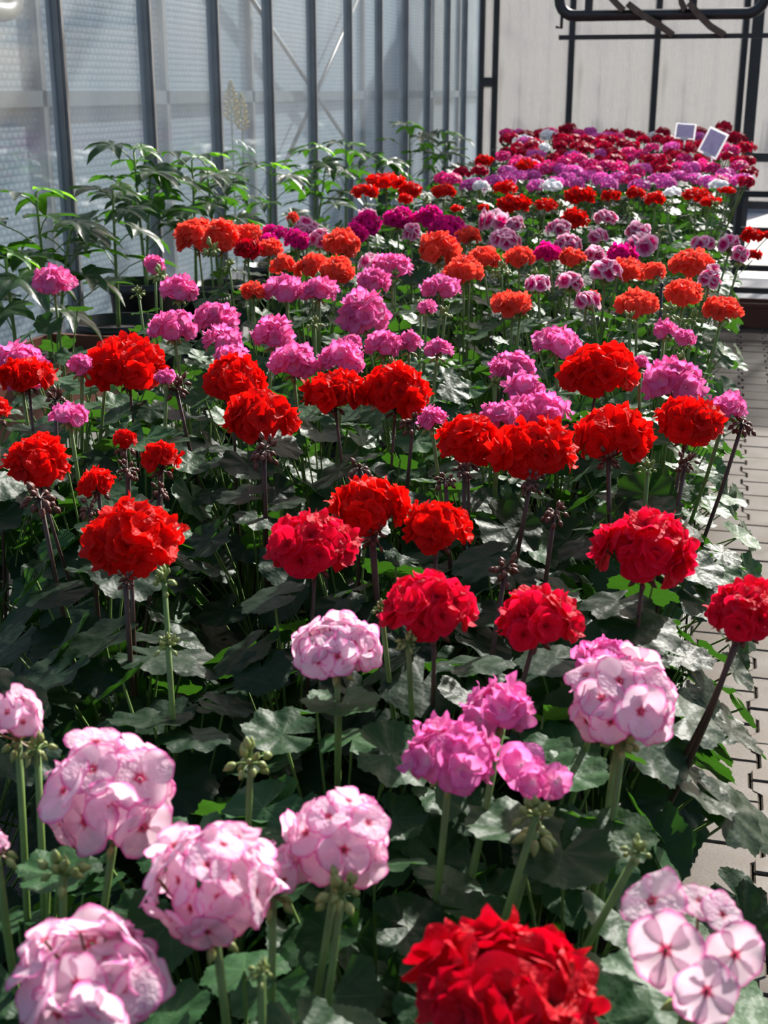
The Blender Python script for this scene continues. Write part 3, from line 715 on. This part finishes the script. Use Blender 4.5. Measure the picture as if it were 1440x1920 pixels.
def build_plant(q):
    k = q['k']; bx, by = q['c']; dist = math.hypot(bx, by)
    is_v = k in 'VBHU'
    root = obj('verbena' if is_v else 'geranium', None, None, (bx, by, BENCH_Z))
    tag(root, q['label'], 'verbena' if is_v else 'geranium', q['group'])
    obj('pot', POT, root); obj('soil', SOIL, root)
    crown = Vector((0, 0, POT_H * .9))
    hz = [i[1].z for i in q['items']]
    base_can = CAM_H - interp(dist, [.7, 1.2, 2, 4, 8], [.565, .54, .51, .475, .43]) - BENCH_Z
    ztop = (min(hz) - BENCH_Z - .075) if hz else base_can
    ztop = max(.24, min(ztop, base_can + .03))
    if is_v: ztop = (min(hz) - BENCH_Z - .02)
    reddish = k in 'RC'
    lset = LEAFN if (q['near'] if k == 'G' else k) in 'PNKOWS' else LEAF
    n = 34 if dist < 1.45 else 28 if dist < 2.4 else (20 if dist < 4.5 else 13)
    R = .175 if not is_v else .13
    pet = MB(); rp = random.Random(int((bx * 91 + by * 57) * 1000))
    sub = rp.uniform(0, 6.28)
    for i in range(n):
        ph = sub + i * 2.39996 + rp.uniform(-.3, .3); fr = math.sqrt((i + .7) / n); rho = R * fr
        z = ztop - (ztop - .12) * fr ** 2.2 * .85 + rp.uniform(-.035, .03)
        p = Vector((rho * math.cos(ph), rho * math.sin(ph), z))
        od = Vector((math.cos(ph), math.sin(ph), 0))
        tl = .12 + .75 * fr + rp.uniform(-.35, .35)
        nrm = Vector((0, 0, math.cos(tl))) + od * math.sin(tl) + Vector((rp.uniform(-.25, .25), rp.uniform(-.25, .25), 0))
        s = rp.uniform(.030, .050) * (1.12 if k in 'RCD' or k == 'G' else 1.0)
        obj('leaf', rp.choice(lset), root, M=frame(nrm, od + Vector((rp.uniform(-.5, .5), rp.uniform(-.5, .5), 0)), p, s))
        pet.tube(bez(crown + od * .012, Vector((rho * .35, 0, 0)).length * od + Vector((0, 0, z * .75)), p, 3), .0016, 4, False)
    stems = obj('leaf_stalks', pet.mesh('leaf_stalks', M_STEMG), root); stems['kind'] = 'stuff'
    loose = [i for i in q['items'] if i[0] == 'f']
    if loose:
        pts_ = [i[1] - Vector((bx, by, BENCH_Z)) for i in loose]
        cen = sum(pts_, Vector()) / len(pts_); hub = cen - Vector((0, -.01, .055))
        m_ = MB(); m_.tube(bez(crown, Vector((hub.x * .7, hub.y * .7, hub.z * .5)), hub, 5), .0034, 6)
        obj('flower_stem', m_.mesh('flower_stem', M_STEMG), root)
        m_ = MB()
        for p_ in pts_: m_.tube([hub - cen, (hub - cen) * .5 + (p_ - cen) * .5 + Vector((0, 0, -.004)), p_ - cen], .0012, 4, False, 0)
        for bi in range(7):
            dd = Vector((math.cos(bi * 2.4), math.sin(bi * 2.4), -.6)); m_.ball(hub - cen + dd * .006, dd, .015, .0042, 6, 1)
        hd = obj('flower_head', m_.mesh('flower_head', [M_PED, M_BUDG]), root, cen)
        for i_, p_ in zip(loose, pts_):
            nn = Vector((-bx * .6, -by * .9, .45)) .normalized() + (p_ - cen).normalized() * .55 + Vector([rp.uniform(-.25, .25) for _ in range(3)])
            obj('floret', rp.choice(FL[k]), hd, M=frame(nn, (rp.uniform(-1, 1), rp.uniform(-1, 1), .1), p_ - cen, i_[2] * .5))
    for typ, wp, size, asp, red, t in q['items']:
        if typ == 'f': continue
        p = wp - Vector((bx, by, BENCH_Z))
        if typ == 'h':
            a = size / 2
            hub = p - Vector((0, 0, a * asp * (.85 if t < 4.2 else .6)))
            foot = crown + Vector((rp.uniform(-.02, .02), rp.uniform(-.02, .02), .02))
            m_ = MB(); m_.tube(bez(foot, Vector((foot.x * .4 + hub.x * .6, foot.y * .4 + hub.y * .6, hub.z * .45 + foot.z * .3)), hub, 5), [x * (.8 if reddish else 1) for x in (.0036, .0034, .0032, .003, .003, .0032)], 6)
            obj('flower_stem', m_.mesh('flower_stem', M_STEMD if reddish else M_STEMG), root)
            if t > 4.2:
                sc_ = size * 1.02
                M = Matrix.Translation(p - Vector((0, 0, sc_ * .1))) @ Matrix.Rotation(rp.uniform(0, 6.28), 4, 'Z') @ Matrix.Diagonal((sc_, sc_, sc_ * min(1, asp * 1.25), 1))
                obj('flower_head', far_head(k), root, M=M)
                continue
            frad = min(.0285, max(.016, size * (.20 if k in 'P' else .23 if k in 'KNW' else .215)))
            if size < .07: frad = size * .27
            aa = max(.008, a - .62 * frad); bb = max(.008, size * asp * (.56 if k != 'P' else .50) - .40 * frad)
            nf = int(max(4, min(26, 1.5 * (aa * aa * 2.6 + aa * bb * 2) / (frad * frad))))
            ctr = Vector((0, 0, -size * asp * (.17 if k != 'P' else .06)))
            layout = umbel(nf, aa, bb, 1.62 if k not in 'P' else 1.85)
            m_ = MB(); h0 = hub - p
            for pos, nrm in layout:
                m_.tube([h0, (h0 + pos + ctr) * .5 + nrm * .004, pos + ctr], .0011, 3, False, 0)
            for bi in range(5):
                dd = Vector((math.cos(bi * 2.4), math.sin(bi * 2.4), -.5)); q0 = h0 + dd * .008
                m_.tube([h0, q0], .001, 3, False, 0); m_.ball(q0, dd + Vector((0, 0, -.5)), .011, .0032, 5, 1)
            hd = obj('flower_head', m_.mesh('flower_head', [M_PED if not reddish else M_STEMD, M_BUDR if reddish else M_BUDG]), root, p)
            for pos, nrm in layout:
                nn = nrm + Vector([rp.uniform(-.36, .36) for _ in range(3)])
                obj('floret', rp.choice(FL[k]), hd, M=frame(nn, (rp.uniform(-1, 1), rp.uniform(-1, 1), .1), pos + ctr, frad * rp.uniform(.85, 1.15)))
        else:
            m_ = MB(); m_.tube(bez(crown, Vector((p.x * .6, p.y * .6, p.z * .5)), p, 5), .003, 6)
            obj('flower_stem', m_.mesh('flower_stem', M_STEMD if red else M_STEMG), root)
            obj('bud_cluster', rp.choice(BUDS[red]), root, M=Matrix.Translation(p) @ Matrix.Rotation(rp.uniform(0, 6), 4, 'Z') @ Matrix.Scale(size * .72, 4))
for q in plants: build_plant(q)

# ------------------------------------------------------------------ tall shrubs along the glass
def shrub(px, py, X, potdef, label, spread=1.0, nleaf=9, seed=0):
    top, t = at_x(px, py, X)
    rr = random.Random(seed + int(px))
    root = obj('tall_shrub', None, None, (X, top.y, BENCH_Z)); tag(root, label, 'shrub', 'tall shrubs along the glass wall')
    H = top.z - BENCH_Z
    if potdef:
        rt, ph = potdef
        obj('pot', pot_mesh(rt, rt * .78, ph), root)
        b = MB(); b.lathe([(0, ph * .87), (rt * .92, ph * .865)], 20); obj('soil', b.mesh('soil', M_SOIL), root); z0 = ph * .85
    else: z0 = .10
    for s in range(2 if seed % 2 == 0 else 1):
        lean = Vector((rr.uniform(-.02, .02), rr.uniform(-.05, .05) + (.12 if s else -.02) * spread, 0)); hs = H * (1 if s == 0 else rr.uniform(.75, .92))
        pts = bez(Vector((rr.uniform(-.02, .02), rr.uniform(-.02, .02), z0)), Vector((lean.x * .3, lean.y * .4, hs * .6)), Vector((lean.x, lean.y, hs - .02)), 8)
        b = MB(); b.tube(pts, [.0075 - .0005 * i for i in range(9)], 7)
        stem = obj('stem', b.mesh('stem', M_STEMG), root)
        st = MB()
        for i in range(nleaf):
            f = .42 + .58 * (i / (nleaf - 1)); k = min(7.999, f * 8); a = int(k); p = pts[a].lerp(pts[min(8, a + 1)], k - a)
            ph = i * 2.4 + s + rr.uniform(-.3, .3); young = f > .93
            ln = (.03 + .05 * (1 - f)) if young else rr.uniform(.09, .17) * (1.3 - .5 * f)
            od = Vector((math.cos(ph), math.sin(ph), 0)); tip = p + od * ln * .85 + Vector((0, 0, ln * (.55 if not young else .35)))
            lo = root.location + tip
            if lo.x < WALL_X + .11: tip.x = WALL_X + .11 - root.location.x
            st.tube([p, p.lerp(tip, .5) + Vector((0, 0, .008)), tip], .0022, 4, False)
            nrm = Vector((0, 0, 1)) + od * rr.uniform(-.1, .45) + Vector((rr.uniform(-.2, .2), rr.uniform(-.2, .2), 0))
            sz = rr.uniform(.075, .105) if young else rr.uniform(.10, .155)
            if lo.x < WALL_X + .2 and od.x < 0: sz *= .75
            obj('leaf', rr.choice(SYOUNG if young else SLEAF), root, M=frame(nrm, od, tip, sz))
        o = obj('leaf_stalks', st.mesh('leaf_stalks', M_STEMG), root); o['kind'] = 'stuff'
    return root
SHR = [
 (75, 348, -1.95, None, 'tall shrub with lobed leaves growing in the brown trough'),
 (205, 345, -1.90, (.15, .26), 'tall shrub with bright young leaves in the wide open black pot'),
 (255, 272, -2.02, (.13, .32), 'dark-leaved tall shrub rising from the tall black pot by the glass'),
 (362, 290, -1.94, (.12, .22), 'tall shrub with pale green top beside the tall black pot'),
 (400, 283, -2.0, (.12, .22), 'tall shrub with a yellow-green shoot tip beside a glazing bar'),
 (505, 305, -1.98, (.12, .22), 'tall shrub with narrow bright shoot behind the coral orange geraniums'),
 (590, 272, -2.0, (.12, .22), 'tall shrub with level leaf tiers behind the coral orange geraniums'),
 (645, 268, -2.05, (.12, .22), 'tall shrub, third along the glass from the end-wall corner'),
 (712, 290, -2.0, (.12, .22), 'tall shrub behind the small-headed bright red geraniums'),
 (770, 228, -2.0, (.12, .22), 'tallest shrub, second along the glass from the end-wall corner'),
 (832, 245, -1.98, (.12, .22), 'tall shrub first along the glass from the end-wall corner'),
 (15, 470, -1.91, None, 'low shrub with one broad green leaf in the brown trough'),
]
for i, s in enumerate(SHR): shrub(s[0], s[1], s[2], s[3], s[4], seed=i * 7)

# brown trough at the near end of the shrub row
def trough(loc, L, W, Hh, label, group=None):
    b = MB(); e = .012
    lo, hi = (-W / 2, -L / 2), (W / 2, L / 2)
    k = .82
    vs = [(x * k, y * .97, 0) for x in lo[:1] + hi[:1] for y in (lo[1], hi[1])]
    outer0 = [(-W / 2 * k, -L / 2 * .97, 0), (W / 2 * k, -L / 2 * .97, 0), (W / 2 * k, L / 2 * .97, 0), (-W / 2 * k, L / 2 * .97, 0)]
    def ring(w, l, z): return [(-w, -l, z), (w, -l, z), (w, l, z), (-w, l, z)]
    rings = [outer0, ring(W / 2 * .97, L / 2 * .99, Hh * .82), ring(W / 2 + .008, L / 2 + .008, Hh * .84), ring(W / 2 + .008, L / 2 + .008, Hh), ring(W / 2 - e, L / 2 - e, Hh), ring(W / 2 - e, L / 2 - e, Hh * .8)]
    vs = [p for r in rings for p in r]; fs = [(3, 2, 1, 0)]
    for i in range(5):
        for j in range(4): fs.append((i * 4 + j, i * 4 + (j + 1) % 4, (i + 1) * 4 + (j + 1) % 4, (i + 1) * 4 + j))
    b.add(vs, fs)
    root = obj('planter_trough', None, None, loc); tag(root, label, 'planter', group)
    obj('body', b.mesh('body', M_TERRA, False), root)
    s = MB(); s.box((-W / 2 + e, -L / 2 + e, Hh * .70), (W / 2 - e, L / 2 - e, Hh * .82)); obj('soil', s.mesh('soil', M_SOIL, False), root)
    return root
ts = at_x(75, 348, -1.95)[0].y
trough((-1.93, ts - .22, BENCH_Z), .80, .26, .24, 'long brown plastic trough holding shrubs beside the glass wall')

# ------------------------------------------------------------------ yellow flower spikes seen through the glass
def lupin(px, py, X, label):
    top, t = at_x(px, py, X); root = obj('yellow_flower_spike', None, None, (X, top.y, 0)); tag(root, label, 'flower', 'yellow flower spikes outside the glass')
    h = top.z
    b = MB(); b.tube([(0, 0, 0), (0, 0, h)], .008, 6); obj('stem', b.mesh('stem', M_STEMG), root)
    b = MB()
    for i in range(46):
        f = i / 46; z = h - .30 * f; r = .012 + .05 * math.sin(min(1, f * 1.4) * PI / 2)
        a = i * 2.4; b.ball((r * .3 * math.cos(a), r * .3 * math.sin(a), z), (math.cos(a), math.sin(a), .4), r * .9, .013, 5)
    obj('blossom_spike', b.mesh('blossom_spike', YEL), root)
    for i in range(6):
        a = i * 1.05; obj('leaf', SLEAF[i % 4], root, M=frame((math.cos(a) * .3, math.sin(a) * .3, 1), (math.cos(a), math.sin(a), 0), (0.03 * math.cos(a), .03 * math.sin(a), h - .42 - .05 * i), .10))
YEL = plain('yellow_blossom', (.75, .55, .06, 1), .6, noise=.3)
lupin(432, 152, -3.6, 'taller yellow flower spike standing behind the side glass')
lupin(452, 176, -3.95, 'shorter yellow flower spike standing behind the side glass')

# ------------------------------------------------------------------ sign cards
def card_mat():
    m, N, L, out = mat('printed_card')
    tc = N('ShaderNodeTexCoord'); sx = N('ShaderNodeSeparateXYZ'); L(tc.outputs['Object'], sx.inputs[0])
    wv = N('ShaderNodeMath', operation='SINE'); ml = N('ShaderNodeMath', operation='MULTIPLY'); ml.inputs[1].default_value = 420; L(sx.outputs[2], ml.inputs[0]); L(ml.outputs[0], wv.inputs[0])
    nz = N('ShaderNodeTexNoise'); nz.inputs['Scale'].default_value = 90; L(tc.outputs['Object'], nz.inputs[0])
    mu = N('ShaderNodeMath', operation='MULTIPLY'); L(wv.outputs[0], mu.inputs[0]); L(nz.outputs[0], mu.inputs[1])
    r = ramp(N, [(.3, rgb(205, 200, 222)), (.6, rgb(186, 181, 206))]); L(mu.outputs[0], r.inputs[0])
    p = N('ShaderNodeBsdfPrincipled'); p.inputs['Roughness'].default_value = .4; L(r.outputs[0], p.inputs['Base Color'])
    t = N('ShaderNodeBsdfTranslucent'); L(r.outputs[0], t.inputs[0]); ms = N('ShaderNodeMixShader'); ms.inputs[0].default_value = .4
    L(p.outputs[0], ms.inputs[1]); L(t.outputs[0], ms.inputs[2]); L(ms.outputs[0], out.inputs[0])
    return m
CARD = card_mat()
def white_card():
    m, N, L, out = mat('white_card')
    p = N('ShaderNodeBsdfPrincipled'); p.inputs['Base Color'].default_value = (.95, .95, .95, 1); p.inputs['Roughness'].default_value = .4
    t = N('ShaderNodeBsdfTranslucent'); t.inputs[0].default_value = (.95, .95, .95, 1); ms = N('ShaderNodeMixShader'); ms.inputs[0].default_value = .6
    L(p.outputs[0], ms.inputs[1]); L(t.outputs[0], ms.inputs[2]); L(ms.outputs[0], out.inputs[0]); return m
WCARD = white_card()
def seat(x, y):
    # a stick either stands on the bench between the pots or is pushed into the soil of the pot it meets
    c = min((Vector(q['c']) for q in plants), key=lambda c: (c - Vector((x, y))).length); d = Vector((x, y)) - c
    if d.length > POT_R + .012: return x, y, BENCH_Z
    if d.length > .042: d *= .042 / d.length
    return c.x + d.x, c.y + d.y, BENCH_Z + POT_H * .83
def sign(px, py, Y, w, h, roll, label):
    p, t = at_y(px, py, Y); sx, sy, sz = seat(p.x, Y); root = obj('plant_sign', None, None, (sx, sy, sz)); tag(root, label, 'sign', 'plant signs among the verbenas')
    z = p.z - sz
    b = MB(); b.tube([(0, .012, 0), (0, .012, z)], .005, 6); obj('stick', b.mesh('stick', M_WHITE), root)
    M = Matrix.Translation((0, 0, z)) @ Matrix.Rotation(math.radians(-12), 4, 'X') @ Matrix.Rotation(roll, 4, 'Y')
    b = MB(); b.box((-w / 2, 0, -h / 2), (w / 2, .006, h / 2)); obj('board', b.mesh('board', WCARD, False), root, M=M)
    b = MB(); b.box((-w / 2 * .82, -.003, -h / 2 * .84), (w / 2 * .82, .001, h / 2 * .84)); obj('printed_face', b.mesh('printed_face', CARD, False), root, M=M)
    b = MB(); b.box((-.02, -.006, -h / 2 - .004), (.02, .01, -h / 2 + .014)); obj('clip', b.mesh('clip', M_WHITE, False), root, M=M)
sign(1280, 246, 7.6, .115, .085, math.radians(4), 'upright white plant sign with grey printed face')
sign(1337, 268, 6.88, .105, .135, math.radians(24), 'tilted white plant sign with lavender printed face')

# ------------------------------------------------------------------ hanging steel frame under the roof
FY = 8.0
def fp(x, y): return at_y(x, y, FY)[0]
a, b_ = fp(1048, 30), fp(1432, 30)
root = obj('hanging_frame', None, None, (a.x, FY, a.z)); tag(root, 'dark rounded steel frame hanging overhead with a thin rail below', 'frame')
W = b_.x - a.x; Hf = .75; r = .09
pts = []
for cx, cz, a0 in ((W - r, r, -PI / 2), (W - r, Hf - r, 0), (r, Hf - r, PI / 2), (r, r, PI)):
    for i in range(6):
        q = a0 + PI / 2 * i / 5; pts.append((cx + r * math.cos(q), 0, cz + r * math.sin(q)))
m_ = MB(); m_.tube(pts, .032, 10, closed=True); obj('rounded_frame', m_.mesh('rounded_frame', M_DSTEEL), root)
for px in (1105, 1300):
    xx = fp(px, 0).x - a.x
    m_ = MB(); m_.box((xx - .022, -.02, .0), (xx + .022, .02, 2.2)); obj('hanger_post', m_.mesh('hanger_post', M_DSTEEL, False), root)
zr = fp(1200, 69).z - a.z
x0 = fp(1048, 69).x - a.x
m_ = MB(); m_.box((x0, -.012, zr - .013), (W + .3, .012, zr + .013)); obj('thin_rail', m_.mesh('thin_rail', M_DSTEEL, False), root)
m_ = MB(); m_.tube([(x0 + .012, 0, .05), (x0 + .012, 0, zr + .05), (x0 - .02, 0, zr + .06)], .01, 6); obj('hook', m_.mesh('hook', M_DSTEEL), root)
m_ = MB(); m_.tube([(W + .28, 0, zr), (W + .28, 0, 2.2)], .012, 6); obj('hanger_rod', m_.mesh('hanger_rod', M_DSTEEL), root)
for pl in (((1140, -12), (1155, 5), (1170, 20)), ((1178, 8), (1210, 32), (1240, 50), (1262, 66)), ((1275, -15), (1278, 5), (1285, 20)), ((1292, 6), (1312, 30), (1332, 50), (1358, 66))):
    m_ = MB(); pp = [fp(*q) - Vector((a.x, FY, a.z)) + Vector((0, -.04, 0)) for q in pl]; vs, fs = [], []
    for p in pp:
        vs += [(p.x - .012, p.y - .03, p.z - .014), (p.x + .012, p.y - .03, p.z + .014), (p.x + .012, p.y + .03, p.z + .014), (p.x - .012, p.y + .03, p.z - .014)]
    for i in range(len(pp) - 1):
        for j in range(4): fs.append((i * 4 + j, i * 4 + (j + 1) % 4, i * 4 + 4 + (j + 1) % 4, i * 4 + 4 + j))
    fs += [(3, 2, 1, 0), tuple(len(vs) - 4 + j for j in range(4))]
    m_.add(vs, fs); obj('curved_strip', m_.mesh('curved_strip', M_STRIP, False), root)
m_ = MB(); m_.box((-3.2, FY - .06, a.z + 2.15), (2.6, FY + .06, a.z + 2.3))
rb = obj('trim_1', m_.mesh('roof_beam', M_DSTEEL, False)); tag(rb, 'dark steel roof beam spanning above the hanging frame', 'beam', kind='structure')

# ------------------------------------------------------------------ open steel rack where the path ends, with a trough before it
RY = 10.1
rk = obj('steel_rack', None, None, (.14, RY, .02)); tag(rk, 'open dark steel rack of thin rails where the paved path ends', 'rack')
for py in (364, 432, 503, 545):
    z = at_y(1425, py, RY)[0].z - .02
    m_ = MB(); m_.box((0, -.02, z - .022), (1.1, .02, z + .022)); obj('rail', m_.mesh('rail', M_DSTEEL, False), rk)
ztop = at_y(1425, 364, RY)[0].z
for x in (0, 1.1):
    for y in (0, .45):
        m_ = MB(); m_.box((x - .018, y - .018, 0), (x + .018, y + .018, ztop)); obj('leg', m_.mesh('leg', M_DSTEEL, False), rk)
    m_ = MB(); m_.box((x - .015, 0, ztop - .06), (x + .015, .45, ztop - .03)); obj('side_bar', m_.mesh('side_bar', M_DSTEEL, False), rk)
trough((.60, 9.55, .0), .24, .9, .17, 'red-brown plastic trough on the floor before the steel rack')

# ------------------------------------------------------------------ thin dark plant stakes
for px, p0, Y, lab in ((1241, 535, 3.0, 'thin dark stake among the coral orange geraniums'), (567, 418, 3.9, 'thin dark stake beside the magenta and white-edged geraniums'), (860, 442, 3.7, 'short thin dark stake among the white-edged geraniums')):
    tp = at_y(px, p0, Y)[0]
    sx, sy, sz = seat(tp.x, Y); root = obj('plant_stake', None, None, (sx, sy, sz)); tag(root, lab, 'stake', 'thin plant stakes')
    m_ = MB(); m_.tube([(0, 0, 0), (.004, 0, (tp.z - sz) * .6), (0, 0, tp.z - sz)], .0035, 6); obj('cane', m_.mesh('cane', M_DSTEEL), root)
    m_ = MB(); m_.ball((0, 0, tp.z - sz - .004), (0, 0, 1), .012, .006, 8); obj('cap', m_.mesh('cap', M_DSTEEL), root)
